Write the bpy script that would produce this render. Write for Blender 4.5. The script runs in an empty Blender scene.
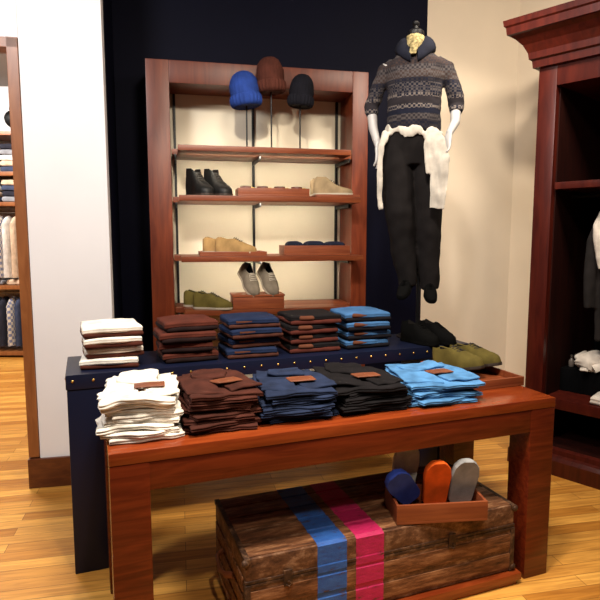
import bpy, bmesh, math, random
from mathutils import Vector, Matrix, noise
random.seed(7)
S = bpy.context.scene
C = S.collection
try:
    S.view_settings.view_transform = 'Standard'
except Exception: pass
PI = math.pi
def R(d): return math.radians(d)

# ------------------------------------------------------------------ camera model
H, PITCH, F = 1.6, R(6.5), 570.0
def ray(px, py):
    u = (px-300)/F; v = (300-py)/F
    return Vector((u, math.cos(PITCH)+v*math.sin(PITCH), -math.sin(PITCH)+v*math.cos(PITCH)))
def at_z(px, py, z):
    d = ray(px, py); t = (z-H)/d.z
    return Vector((d.x*t, d.y*t, z))
def at_plane(px, py, p, ang):          # vertical plane through p running along angle ang
    d = ray(px, py); n = Vector((-math.sin(ang), math.cos(ang), 0))
    t = n.dot(Vector((p[0], p[1], 0))) / n.dot(d)
    return Vector((d.x*t, d.y*t, H+d.z*t))

# ------------------------------------------------------------------ materials
MATS = {}
def nodes(name):
    m = bpy.data.materials.new(name); m.use_nodes = True
    nt = m.node_tree; b = nt.nodes['Principled BSDF']
    return m, nt, b
def ramp(nt, stops, interp='LINEAR'):
    r = nt.nodes.new('ShaderNodeValToRGB'); r.color_ramp.interpolation = interp
    e = r.color_ramp.elements
    e[0].position, e[0].color = stops[0][0], (*stops[0][1], 1)
    e[1].position, e[1].color = stops[-1][0], (*stops[-1][1], 1)
    for p, c in stops[1:-1]:
        k = e.new(p); k.color = (*c, 1)
    return r
def fabric(name, c, var=0.25, scale=180, rough=.9, bump=.25, blotch=14):
    if name in MATS: return MATS[name]
    m, nt, b = nodes(name)
    tc = nt.nodes.new('ShaderNodeTexCoord')
    n1 = nt.nodes.new('ShaderNodeTexNoise'); n1.inputs['Scale'].default_value = blotch; n1.inputs['Detail'].default_value = 6
    nt.links.new(tc.outputs['Object'], n1.inputs['Vector'])
    lo = tuple(x*(1-var) for x in c); hi = tuple(min(1, x*(1+var)) for x in c)
    r = ramp(nt, [(.3, lo), (.7, hi)]); nt.links.new(n1.outputs['Fac'], r.inputs['Fac'])
    nt.links.new(r.outputs['Color'], b.inputs['Base Color'])
    n2 = nt.nodes.new('ShaderNodeTexNoise'); n2.inputs['Scale'].default_value = scale; n2.inputs['Detail'].default_value = 3
    nt.links.new(tc.outputs['Object'], n2.inputs['Vector'])
    bp = nt.nodes.new('ShaderNodeBump'); bp.inputs['Strength'].default_value = bump; bp.inputs['Distance'].default_value = .004
    nt.links.new(n2.outputs['Fac'], bp.inputs['Height']); nt.links.new(bp.outputs['Normal'], b.inputs['Normal'])
    b.inputs['Roughness'].default_value = rough
    b.inputs['Specular IOR Level'].default_value = .15
    MATS[name] = m; return m
def wood(name, c0, c1, stretch=(1.5, 18, 18), rough=.35, spec=.5, bump=.08):
    if name in MATS: return MATS[name]
    m, nt, b = nodes(name)
    tc = nt.nodes.new('ShaderNodeTexCoord'); mp = nt.nodes.new('ShaderNodeMapping')
    mp.inputs['Scale'].default_value = stretch
    nt.links.new(tc.outputs['Object'], mp.inputs['Vector'])
    n = nt.nodes.new('ShaderNodeTexNoise'); n.inputs['Scale'].default_value = 2.2; n.inputs['Detail'].default_value = 8; n.inputs['Distortion'].default_value = .8
    nt.links.new(mp.outputs['Vector'], n.inputs['Vector'])
    r = ramp(nt, [(.3, c0), (.72, c1)]); nt.links.new(n.outputs['Fac'], r.inputs['Fac'])
    nt.links.new(r.outputs['Color'], b.inputs['Base Color'])
    bp = nt.nodes.new('ShaderNodeBump'); bp.inputs['Strength'].default_value = bump; bp.inputs['Distance'].default_value = .003
    nt.links.new(n.outputs['Fac'], bp.inputs['Height']); nt.links.new(bp.outputs['Normal'], b.inputs['Normal'])
    b.inputs['Roughness'].default_value = rough; b.inputs['Specular IOR Level'].default_value = spec
    MATS[name] = m; return m
def plain(name, c, rough=.5, metal=0, spec=.5, var=.08, scale=3):
    if name in MATS: return MATS[name]
    m, nt, b = nodes(name)
    tc = nt.nodes.new('ShaderNodeTexCoord')
    n = nt.nodes.new('ShaderNodeTexNoise'); n.inputs['Scale'].default_value = scale; n.inputs['Detail'].default_value = 4
    nt.links.new(tc.outputs['Object'], n.inputs['Vector'])
    r = ramp(nt, [(.3, tuple(x*(1-var) for x in c)), (.7, tuple(min(1, x*(1+var)) for x in c))])
    nt.links.new(n.outputs['Fac'], r.inputs['Fac']); nt.links.new(r.outputs['Color'], b.inputs['Base Color'])
    b.inputs['Roughness'].default_value = rough; b.inputs['Metallic'].default_value = metal
    b.inputs['Specular IOR Level'].default_value = spec
    MATS[name] = m; return m
def floor_mat():
    m, nt, b = nodes('oak_floor')
    tc = nt.nodes.new('ShaderNodeTexCoord'); mp = nt.nodes.new('ShaderNodeMapping')
    mp.inputs['Rotation'].default_value = (0, 0, R(-12))
    nt.links.new(tc.outputs['Object'], mp.inputs['Vector'])
    br = nt.nodes.new('ShaderNodeTexBrick'); br.offset = .37; br.offset_frequency = 2
    br.inputs['Scale'].default_value = 1; br.inputs['Brick Width'].default_value = .9; br.inputs['Row Height'].default_value = .085
    br.inputs['Mortar Size'].default_value = .0016; br.inputs['Mortar Smooth'].default_value = .2; br.inputs['Bias'].default_value = 0
    br.inputs['Color1'].default_value = (.46, .190, .030, 1); br.inputs['Color2'].default_value = (.78, .415, .095, 1); br.inputs['Mortar'].default_value = (.22, .09, .02, 1)
    nt.links.new(mp.outputs['Vector'], br.inputs['Vector'])
    m2 = nt.nodes.new('ShaderNodeMapping'); m2.inputs['Scale'].default_value = (1.6, 22, 1)
    nt.links.new(mp.outputs['Vector'], m2.inputs['Vector'])
    n = nt.nodes.new('ShaderNodeTexNoise'); n.inputs['Scale'].default_value = 2; n.inputs['Detail'].default_value = 8; n.inputs['Distortion'].default_value = 1
    nt.links.new(m2.outputs['Vector'], n.inputs['Vector'])
    r = ramp(nt, [(.3, (.68, .60, .5)), (.7, (1.1, 1.08, 1.0))]); nt.links.new(n.outputs['Fac'], r.inputs['Fac'])
    mx = nt.nodes.new('ShaderNodeMix'); mx.data_type = 'RGBA'; mx.blend_type = 'MULTIPLY'; mx.inputs['Factor'].default_value = 1
    nt.links.new(br.outputs['Color'], mx.inputs['A']); nt.links.new(r.outputs['Color'], mx.inputs['B'])
    nt.links.new(mx.outputs['Result'], b.inputs['Base Color'])
    b.inputs['Roughness'].default_value = .42; b.inputs['Specular IOR Level'].default_value = .28
    return m
def knit_mat():
    m, nt, b = nodes('fair_isle_knit')
    tc = nt.nodes.new('ShaderNodeTexCoord'); sp = nt.nodes.new('ShaderNodeSeparateXYZ')
    nt.links.new(tc.outputs['Object'], sp.inputs['Vector'])
    mr = nt.nodes.new('ShaderNodeMapRange'); mr.inputs['From Min'].default_value = .96; mr.inputs['From Max'].default_value = 1.46
    nt.links.new(sp.outputs['Z'], mr.inputs['Value'])
    nv = (.008, .009, .018); br = (.036, .024, .022); cr = (.125, .105, .095); gy = (.058, .050, .050); ch = (.020, .017, .020); ma = (.040, .018, .018)
    ra = ramp(nt, [(0, nv), (.1, ch), (.17, nv), (.23, nv), (.28, ch), (.36, nv), (.40, gy), (.46, nv), (.52, ch), (.57, br), (.66, ch), (.72, br), (.82, ch), (.86, br), (1, ch)], 'CONSTANT')
    rb = ramp(nt, [(0, ch), (.1, gy), (.17, nv), (.23, cr), (.28, ch), (.36, cr), (.40, nv), (.46, gy), (.52, nv), (.57, gy), (.66, gy), (.72, ch), (.82, gy), (.86, ch), (1, br)], 'CONSTANT')
    nt.links.new(mr.outputs['Result'], ra.inputs['Fac']); nt.links.new(mr.outputs['Result'], rb.inputs['Fac'])
    ck = nt.nodes.new('ShaderNodeTexChecker'); ck.inputs['Scale'].default_value = 75
    nt.links.new(tc.outputs['Object'], ck.inputs['Vector'])
    mx = nt.nodes.new('ShaderNodeMix'); mx.data_type = 'RGBA'
    nt.links.new(ck.outputs['Fac'], mx.inputs['Factor']); nt.links.new(ra.outputs['Color'], mx.inputs['A']); nt.links.new(rb.outputs['Color'], mx.inputs['B'])
    nt.links.new(mx.outputs['Result'], b.inputs['Base Color'])
    n2 = nt.nodes.new('ShaderNodeTexNoise'); n2.inputs['Scale'].default_value = 220
    nt.links.new(tc.outputs['Object'], n2.inputs['Vector'])
    bp = nt.nodes.new('ShaderNodeBump'); bp.inputs['Strength'].default_value = .5; bp.inputs['Distance'].default_value = .004
    nt.links.new(n2.outputs['Fac'], bp.inputs['Height']); nt.links.new(bp.outputs['Normal'], b.inputs['Normal'])
    b.inputs['Roughness'].default_value = .95; b.inputs['Specular IOR Level'].default_value = .15
    return m
def trunk_mat(name, c0, c1, c2, sc=(2.2, 6, 7), scale=3, pos=(.34, .5, .64), rough=.7):
    m, nt, b = nodes(name)
    tc = nt.nodes.new('ShaderNodeTexCoord'); mp = nt.nodes.new('ShaderNodeMapping'); mp.inputs['Scale'].default_value = sc
    nt.links.new(tc.outputs['Object'], mp.inputs['Vector'])
    n = nt.nodes.new('ShaderNodeTexNoise'); n.inputs['Scale'].default_value = scale; n.inputs['Detail'].default_value = 10; n.inputs['Roughness'].default_value = rough
    nt.links.new(mp.outputs['Vector'], n.inputs['Vector'])
    r = ramp(nt, list(zip(pos, (c0, c1, c2)))); nt.links.new(n.outputs['Fac'], r.inputs['Fac'])
    nt.links.new(r.outputs['Color'], b.inputs['Base Color'])
    bp = nt.nodes.new('ShaderNodeBump'); bp.inputs['Strength'].default_value = .5; bp.inputs['Distance'].default_value = .006
    nt.links.new(n.outputs['Fac'], bp.inputs['Height']); nt.links.new(bp.outputs['Normal'], b.inputs['Normal'])
    b.inputs['Roughness'].default_value = .55; b.inputs['Specular IOR Level'].default_value = .3
    return m

M_floor = floor_mat()
M_white = plain('white_paint', (.76, .75, .77), .7, spec=.2, var=.02)
M_beige = plain('beige_paint', (.72, .61, .47), .75, spec=.2, var=.03)
M_navy = plain('navy_wall_paint', (.0022, .0026, .010), .6, spec=.08, var=.1)
M_cream = plain('cream_panel', (.78, .71, .56), .6, spec=.2, var=.03)
M_ceil = plain('ceiling_paint', (.25, .22, .19), .8, var=.02)
W_table = wood('cherry_wood', (.068, .008, .003), (.155, .023, .006), rough=.24, spec=.45)
W_tabletop = wood('cherry_wood_top', (.150, .021, .005), (.27, .051, .011), rough=.15, spec=.55, bump=.04)
W_unit = wood('mahogany_frame', (.080, .012, .004), (.155, .030, .009), stretch=(12, 12, 1.5), rough=.38, spec=.35)
W_shelf = wood('shelf_wood', (.10, .019, .006), (.19, .046, .013), rough=.42, spec=.35)
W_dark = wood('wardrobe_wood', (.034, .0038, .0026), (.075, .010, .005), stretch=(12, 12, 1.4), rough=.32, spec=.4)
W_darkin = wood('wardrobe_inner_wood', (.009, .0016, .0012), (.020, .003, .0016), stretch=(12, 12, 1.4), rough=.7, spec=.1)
W_trim = wood('trim_wood', (.18, .055, .015), (.30, .11, .034), stretch=(9, 9, 1.4), rough=.4)
W_base = wood('baseboard_wood', (.070, .016, .006), (.13, .036, .011), rough=.4)
W_tray = wood('tray_wood', (.14, .028, .009), (.25, .064, .02), rough=.45)
M_navyfurn = plain('navy_lacquer', (.004, .0065, .022), .4, spec=.3)
M_brass = plain('brass', (.65, .42, .12), .35, 1)
M_black = plain('black_metal', (.005, .005, .006), .45, spec=.3)
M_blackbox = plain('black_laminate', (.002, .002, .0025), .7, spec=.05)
M_chrome = plain('steel', (.35, .34, .33), .35, 1)
M_pale = plain('mannequin_gloss', (.38, .365, .36), .4, var=.03)
M_leather = plain('tan_leather', (.15, .042, .015), .55, var=.2, scale=30)
M_ink = plain('dark_lining', (.012, .010, .009), .9, spec=.1)

# ------------------------------------------------------------------ mesh helpers
def mesh_from(bm, name):
    bmesh.ops.recalc_face_normals(bm, faces=bm.faces[:])
    me = bpy.data.meshes.new(name); bm.to_mesh(me); bm.free(); return me
def obj(name, bm, mat, parent=None, smooth=True, loc=None, rot=None):
    me = mesh_from(bm, name) if isinstance(bm, bmesh.types.BMesh) else bm
    o = bpy.data.objects.new(name, me); C.objects.link(o)
    if not me.materials:
        for m in (mat if isinstance(mat, (list, tuple)) else [mat]): me.materials.append(m)
    if smooth:
        for p in me.polygons: p.use_smooth = True
        try:
            me.set_sharp_from_angle(angle=R(42))
        except Exception: pass
    if parent: o.parent = parent
    if loc is not None: o.location = loc
    if rot is not None: o.rotation_euler = rot
    return o
def tag(o, label, cat, group=None):
    o['label'] = label; o['category'] = cat
    if group: o['group'] = group
    return o
def thing(name, label, cat, loc=(0, 0, 0), rot=(0, 0, 0), group=None):
    o = bpy.data.objects.new(name, None); C.objects.link(o); o.empty_display_size = .1
    o.location = loc; o.rotation_euler = rot if hasattr(rot, '__len__') else (0, 0, rot)
    return tag(o, label, cat, group)
def struct(name, bm, mat, smooth=False):
    o = obj(name, bm, mat, smooth=smooth); o['kind'] = 'structure'; return o
def dup(root, loc, rot, label=None, group=None, scale=None):
    r = root.copy(); C.objects.link(r); r.location = loc
    r.rotation_euler = rot if hasattr(rot, '__len__') else (0, 0, rot)
    if label: r['label'] = label
    if group: r['group'] = group
    if scale: r.scale = scale
    for ch in list(root.children):
        c = ch.copy(); C.objects.link(c); c.parent = r
        for g in list(ch.children):
            d = g.copy(); C.objects.link(d); d.parent = c
    return r
def add_tmp(bm, tmp):
    me = bpy.data.meshes.new('t'); tmp.to_mesh(me); tmp.free(); bm.from_mesh(me); bpy.data.meshes.remove(me)
def box(bm, x0, x1, y0, y1, z0, z1, bev=.004, M=None, seg=2):
    t = bmesh.new(); bmesh.ops.create_cube(t, size=1)
    for v in t.verts:
        v.co = Vector(((x0+x1)/2+v.co.x*(x1-x0), (y0+y1)/2+v.co.y*(y1-y0), (z0+z1)/2+v.co.z*(z1-z0)))
    if bev:
        bmesh.ops.bevel(t, geom=t.edges[:], offset=bev, segments=seg, affect='EDGES', profile=.7)
    if M is not None: t.transform(M)
    add_tmp(bm, t); return bm
def B(*a, **k): return box(bmesh.new(), *a, **k)
def loft(bm, rings, cap=True, close=True):
    vr = [[bm.verts.new(p) for p in r] for r in rings]
    n = len(rings[0])
    for a, b in zip(vr[:-1], vr[1:]):
        for i in range(n if close else n-1):
            j = (i+1) % n
            bm.faces.new((a[i], a[j], b[j], b[i]))
    if cap:
        bm.faces.new(list(reversed(vr[0]))); bm.faces.new(vr[-1])
    return vr
def tube(bm, pts, rads, seg=14, ref=Vector((1, 0, 0)), cap=True):
    pts = [Vector(p) for p in pts]; rings = []
    if not hasattr(rads, '__len__'): rads = [rads]*len(pts)
    for i, p in enumerate(pts):
        t = (pts[min(i+1, len(pts)-1)]-pts[max(i-1, 0)]).normalized()
        rf = ref if abs(t.dot(ref)) < .95 else Vector((0, 1, 0))
        a = (rf - t*rf.dot(t)).normalized(); b = t.cross(a)
        r = rads[i]; rx, ry = r if hasattr(r, '__len__') else (r, r)
        rings.append([p+a*(math.cos(k*2*PI/seg)*rx)+b*(math.sin(k*2*PI/seg)*ry) for k in range(seg)])
    loft(bm, rings, cap); return bm
def lathe(bm, prof, seg=24, c=(0, 0, 0), sy=1, rib=0, nr=20):
    c = Vector(c)
    loft(bm, [[c+Vector((math.cos(a)*(r+min(rib, r*.05)*math.cos(nr*a)), math.sin(a)*(r+min(rib, r*.05)*math.cos(nr*a))*sy, z)) for a in [k*2*PI/seg for k in range(seg)]] for r, z in prof])
    return bm
def sphere(bm, c, r, sc=(1, 1, 1), u=16, v=10):
    t = bmesh.new(); bmesh.ops.create_uvsphere(t, u_segments=u, v_segments=v, radius=r)
    for q in t.verts: q.co = Vector(c)+Vector((q.co.x*sc[0], q.co.y*sc[1], q.co.z*sc[2]))
    add_tmp(bm, t); return bm
def remeshed(bm, name, voxel=.01, smooth=6, wrinkle=0, seed=0, dec=None, freq=(9, 9, 16)):
    me = bpy.data.meshes.new(name); bmesh.ops.recalc_face_normals(bm, faces=bm.faces[:]); bm.to_mesh(me); bm.free()
    o = bpy.data.objects.new(name+'_src', me); C.objects.link(o)
    m = o.modifiers.new('r', 'REMESH'); m.mode = 'VOXEL'; m.voxel_size = voxel
    if smooth:
        s = o.modifiers.new('s', 'SMOOTH'); s.iterations = smooth; s.factor = .5
    if dec:
        d = o.modifiers.new('d', 'DECIMATE'); d.ratio = dec
    dg = bpy.context.evaluated_depsgraph_get(); dg.update()
    out = bpy.data.meshes.new_from_object(o.evaluated_get(dg)); out.name = name
    bpy.data.objects.remove(o); bpy.data.meshes.remove(me)
    if wrinkle:
        out.update()
        ns = [v.normal.copy() for v in out.vertices]
        for v, n in zip(out.vertices, ns):
            q = Vector((v.co.x*freq[0]+seed, v.co.y*freq[1], v.co.z*freq[2]))
            w = noise.noise(q)+.5*noise.noise(q*2.3)
            v.co += n*(w*wrinkle)
    return out
def interp(tab, t):
    for (a, va), (b, vb) in zip(tab[:-1], tab[1:]):
        if t <= b:
            k = (t-a)/(b-a) if b > a else 0
            k = k*k*(3-2*k)*.5 + k*.5
            return va+(vb-va)*k
    return tab[-1][1]

# ------------------------------------------------------------------ frames of reference
TA = R(20.7); A0 = Vector((-.65, 1.859, 0)); ex = Vector((math.cos(TA), math.sin(TA), 0)); ey = Vector((-math.sin(TA), math.cos(TA), 0))
def tab(a, b, z=0): p = A0+ex*a+ey*b; p.z = z; return p
N0 = Vector((-1.02, 2.55, 0))-ex*.05
def nav(a, b, z=0): p = N0+ex*(a+.05)+ey*b; p.z = z; return p
UA = R(12.3); U0 = Vector((-1.045, 4.0, 0)); eu = Vector((math.cos(UA), math.sin(UA), 0)); ev = Vector((-math.sin(UA), math.cos(UA), 0))
def uni(a, b, z=0): p = U0+eu*a+ev*b; p.z = z; return p
def ztf(p, ang): return Matrix.Translation(p) @ Matrix.Rotation(ang, 4, 'Z')

# ------------------------------------------------------------------ room shell
struct('floor', B(-7, 5, -2.5, 9, -.1, 0, bev=0), M_floor)
struct('ceiling', B(-7, 5, -2.5, 9, 3.6, 3.7, bev=0), M_ceil)
MU = ztf(U0, UA)
bd = at_plane(428, 0, uni(0, .36), UA); a_dark = (bd-U0).dot(eu)
bc = at_plane(514, 150, uni(0, .36), UA); a_cor = (bc-U0).dot(eu)
struct('wall_back', B(-.6, a_dark, .36, .46, 0, 3.6, bev=0, M=MU), M_navy)
struct('wall_back_right', B(a_dark, a_cor+.1, .36, .46, 0, 3.6, bev=0, M=MU), M_beige)
WL = Vector((-1.655, 3.496, 0)); ML = ztf(WL, UA); LW = .47
struct('wall_left', B(0, LW, 0, .12, 0, 3.6, bev=.002, M=ML), M_white)
struct('wall_left_return', B(LW-.12, LW-.001, .121, .86, 0, 3.6, bev=0, M=ML), M_navy)
struct('wall_left_lintel', B(-3.2, -.001, 0, .12, 2.75, 3.6, bev=0, M=ML), M_white)
struct('trim_1', box(box(bmesh.new(), -.065, -.002, -.012, .132, .2, 2.75, .003, ML), -2.2, -.002, -.012, .132, 2.69, 2.748, .003, ML), W_trim)
struct('baseboard_left', box(box(bmesh.new(), -.07, LW+.012, -.025, -.001, 0, .19, .004, ML), -.07, -.003, -.001, .145, 0, .19, .004, ML), W_base)
WA = R(-48); W0 = Vector((1.575, 3.90, 0)); MW = ztf(W0, WA)
cor = uni(a_cor, .36); MR = ztf(cor, WA)
struct('wall_right', B(0, 4.2, 0, .1, 0, 3.6, bev=0, M=MR), M_beige)
bb = bmesh.new(); box(bb, a_dark, a_cor, .335, .359, 0, .16, .004, MU); struct('baseboard_back', bb, W_base)
struct('wall_far', B(-7, -1.4, 8.0, 8.1, 0, 3.6, bev=0), M_white)

# ------------------------------------------------------------------ back display unit
UW = 1.585; UH = 2.785; UD = .35; SF = -.21; PL, PR, RT = .155, .12, .15
un = thing('display_unit', 'tall wood-framed wall display unit with cream back and four shelves against the navy wall', 'shelf unit', U0, UA)
obj('post', B(0, PL, 0, UD, 0, UH, .006), W_unit, un)
obj('post', B(UW-PR, UW, 0, UD, 0, UH, .006), W_unit, un)
obj('top_rail', B(PL, UW-PR, 0, UD, UH-RT, UH, .006), W_unit, un)
obj('back_panel', B(PL, UW-PR, UD-.03, UD, 0, UH-RT, 0), M_cream, un)
for a in (.185, .77, UW-.155):
    obj('standard', B(a-.009, a+.009, UD-.055, UD-.03, .1, UH-RT-.005, .002), M_black, un)
SH = [at_plane(265, y, uni(0, SF), UA).z for y in (147, 196, 256, 309)]
a_l = [(at_plane(p, 200, uni(0, SF), UA)-U0).dot(eu) for p in (179, 179, 180, 182)]
a_r = [(at_plane(p, 200, uni(0, SF), UA)-U0).dot(eu) for p in (351, 361, 364, 352)]
for z, x0, x1 in zip(SH, a_l, a_r):
    s = obj('shelf', B(x0, x1, SF, -.001, z-.038, z, .005), W_shelf, un)
    obj('shelf_back', B(PL+.005, UW-PR-.005, 0, UD-.055, z-.038, z, .003), W_shelf, s)
    for a in (.185, .77, UW-.155):
        obj('bracket', B(a-.006, a+.006, -.05, UD-.055, z-.066, z-.039, .002), M_black, s)
obj('plinth', B(PL, UW-PR, .02, UD-.03, 0, .12, .004), W_unit, un)

# ------------------------------------------------------------------ wood display table
t = thing('display_table', 'long cherry-red wooden display table with thick square legs holding the folded shirts', 'table', A0, TA)
TL, TD, TH, LG = 1.95, .70, .86, .135
obj('tabletop', B(0, TL, 0, TD, TH-.045, TH, .006), W_tabletop, t)
for args in ((LG, TL-LG, .004, .05, TH-.15, TH-.046), (LG, TL-LG, TD-.05, TD-.004, TH-.15, TH-.046)):
    obj('apron', B(*args, bev=.003), W_table, t)
for x in (.004, TL-.05): obj('apron', B(x, x+.046, LG, TD-LG, TH-.15, TH-.046, bev=.003), W_table, t)
for x in (0.001, TL-LG-.001):
    for y in (.001, TD-LG-.001): obj('leg', B(x, x+LG, y, y+LG, 0, TH-.0455, .006), W_table, t)

# ------------------------------------------------------------------ navy table behind
NL, ND, NH = 2.21, .44, .965
t = thing('navy_table', 'navy blue panel-legged display table with brass nailheads, standing behind the wooden table', 'table', N0, TA)
obj('tabletop', B(0, NL, 0, ND, NH-.07, NH, .006), M_navyfurn, t)
obj('panel_leg', B(.004, .20, .004, ND-.004, 0, NH-.071, .005), M_navyfurn, t)
obj('panel_leg', B(NL-.20, NL-.004, .004, ND-.004, 0, NH-.071, .005), M_navyfurn, t)
k = .03; nm = None
while k < NL:
    nh = obj('nailhead', sphere(bmesh.new(), (0, 0, 0), .0065, (1, .6, 1), 8, 6) if nm is None else nm, M_brass, t, loc=(k, -.001, NH-.03)); nm = nh.data; k += .09
k = .06
while k < ND:
    obj('nailhead', nm, M_brass, t, loc=(-.001, k, NH-.03), rot=(0, 0, PI/2)); k += .09

# ------------------------------------------------------------------ folded garments
def slab(w, d, h, seed, amp=.006, crease=.012, n=12, za=.55, rnd=1.0, kc=.10):
    bm = bmesh.new(); bmesh.ops.create_cube(bm, size=2)
    bmesh.ops.subdivide_edges(bm, edges=bm.edges[:], cuts=n, use_grid_fill=True)
    for v in bm.verts:
        x, y, z = v.co; th = z*PI/2; zz = math.sin(th)
        r = h/2*(1-math.cos(th))*rnd; cr = crease*math.exp(-(zz/.25)**2)
        X = x*math.sqrt(1-kc*y*y); Y = y*math.sqrt(1-kc*x*x)
        p = Vector((X*(w/2-r-cr), Y*(d/2-r-cr), h/2+zz*h/2))
        nv = noise.noise_vector(p*7+Vector((seed*3.1, seed*1.7, 0)))+.45*noise.noise_vector(p*19+Vector((seed*2.3, 0, seed)))
        p += Vector((nv.x*amp, nv.y*amp, nv.z*amp*za))
        p.z = max(p.z, 0)
        v.co = p
    return bm
ORD = ['topmost', 'second from top', 'third from top', 'fourth from top', 'fifth from top', 'sixth from top', 'seventh from top', 'eighth from top']
front = [
    ('white', -.0, .285, .150, 8, (.70, .66, .59)),
    ('dark brown', .275, .565, .140, 8, (.050, .014, .009)),
    ('denim blue', .585, .895, .120, 7, (.013, .021, .050)),
    ('black', .905, 1.24, .110, 6, (.006, .005, .006)),
    ('sky blue', 1.25, 1.61, .092, 6, (.068, .195, .40)),
]
for ci, (cn, a0, a1, ht, n, col) in enumerate(front):
    mt = fabric('cotton_'+cn.replace(' ', '_'), col, var=.35)
    w = a1-a0; h = ht/n; d = .40
    protos = []
    for i in range(n):
        z = TH+.001+i*h*.985
        am = .022 if ci else .028
        jx, jy, jr = random.uniform(-.016, .016), random.uniform(-.018, .016), random.uniform(-.14, .14)
        lab = '%s folded shirt, %s of its stack on the wooden table' % (cn, ORD[n-1-i])
        p = tab((a0+a1)/2+jx, .07+d/2+jy, z); g = cn+' shirts on the wooden table'
        if i < n-1:
            if len(protos) < 4:
                s = thing('folded_shirt', lab, 'shirt', p, TA+jr, g)
                obj('body', slab(w*.97, d*random.uniform(.92, 1.0), h*1.1, ci*11+i, amp=am, crease=.006, n=16, za=.28, kc=.05), mt, s)
                protos.append(s)
            else: dup(protos[i % 4], p, TA+jr+(PI if i % 2 else 0), lab, g, (random.uniform(.90, 1.03), random.uniform(.92, 1.02), 1))
        else:
            s = thing('folded_shirt', lab, 'shirt', p, TA+jr, g)
            hh = h*1.25
            obj('body', slab(w*.95, d*.96, hh, ci*5+2, amp=am*1.2, crease=.004, n=20, za=.4, kc=.05), mt, s)
            for sx in (-1, 1):
                fl = slab(w*.46, d*.80, .011, ci*3+70+sx, amp=.020, crease=0, n=16, za=.55, kc=.05)
                obj('folded_side', fl, mt, s, loc=(sx*w*.235, .012, hh*.93), rot=(0, R(-sx*1.5), R(sx*6)))
            fl = slab(w*.55, d*.32, .014, ci*3+90, amp=.024, crease=0, n=16, za=.65, kc=.08)
            obj('folded_flap', fl, mt, s, loc=(-.01, d*.24, hh*.93+.011), rot=(R(2), 0, R(random.uniform(-16, 16))))
            q = obj('leather_patch', slab(.115, .07, .007, ci+200, amp=.005, crease=0, n=8, za=.9, kc=.04), M_leather, s, loc=(.03, -.035, hh*.97+.014), rot=(R(-2), 0, R(random.uniform(-5, 25))))
            q['label'] = 'brown leather patch'

back = [
    ('white', .03, .30, 4, (.78, .74, .66), (.075, .020, .012), 'brown'),
    ('dark brown', .385, .665, 4, (.075, .018, .011), (.012, .005, .005), 'black'),
    ('navy', .725, 1.005, 4, (.009, .017, .048), (.070, .024, .016), 'brown'),
    ('black', 1.055, 1.35, 4, (.006, .005, .006), (.070, .016, .011), 'maroon'),
    ('bright blue', 1.40, 1.68, 4, (.042, .12, .27), (.007, .006, .009), 'black'),
]
M_patch = fabric('brown_suede_patch', (.10, .034, .018))
for ci, (cn, a0, a1, n, col, bcol, bn) in enumerate(back):
    mt = fabric('knit_'+cn.replace(' ', '_'), col, scale=140, bump=.4); mb = fabric('band_'+bn+cn.replace(' ', '_'), bcol)
    w = a1-a0; h = .052; d = .28; proto = None
    for i in range(n):
        z = NH+.001+i*(h*.99)
        jx, jy, jr = random.uniform(-.013, .013), random.uniform(-.014, .014), random.uniform(-.09, .09)
        lab = '%s rolled knit with %s underside, %s of its navy-table stack' % (cn, bn, ORD[n-1-i])
        p = nav((a0+a1)/2+jx, .06+d/2+jy, z); g = cn+' knits on the navy table'
        if proto is None:
            proto = thing('folded_sweater', lab, 'sweater', p, TA+jr, g)
            b1 = slab(w, d, h*.58, ci*7+40, amp=.012, crease=.003, za=.3, kc=.04, rnd=.8)
            for v in b1.verts: v.co.z += h*.40 - .005*(v.co.x/(w/2))**2
            obj('body', b1, mt, proto)
            obj('underside', slab(w*.99, d*1.01, h*.48, ci*7+60, amp=.008, crease=0, za=.2, kc=.04, rnd=.8), mb, proto)
            if cn in ('navy', 'bright blue', 'black'):
                bp_ = slab(.085, .05, h*.50, ci*3+300, amp=.004, crease=0, n=8, za=.4, kc=.05)
                q = obj('patch', bp_, M_patch, proto, loc=(-.055, -d/2+.022, h*.44)); q['label'] = 'brown suede patch'
        else: dup(proto, p, TA+jr, lab, g, (random.uniform(.95, 1.02), random.uniform(.96, 1.02), 1))

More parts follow.
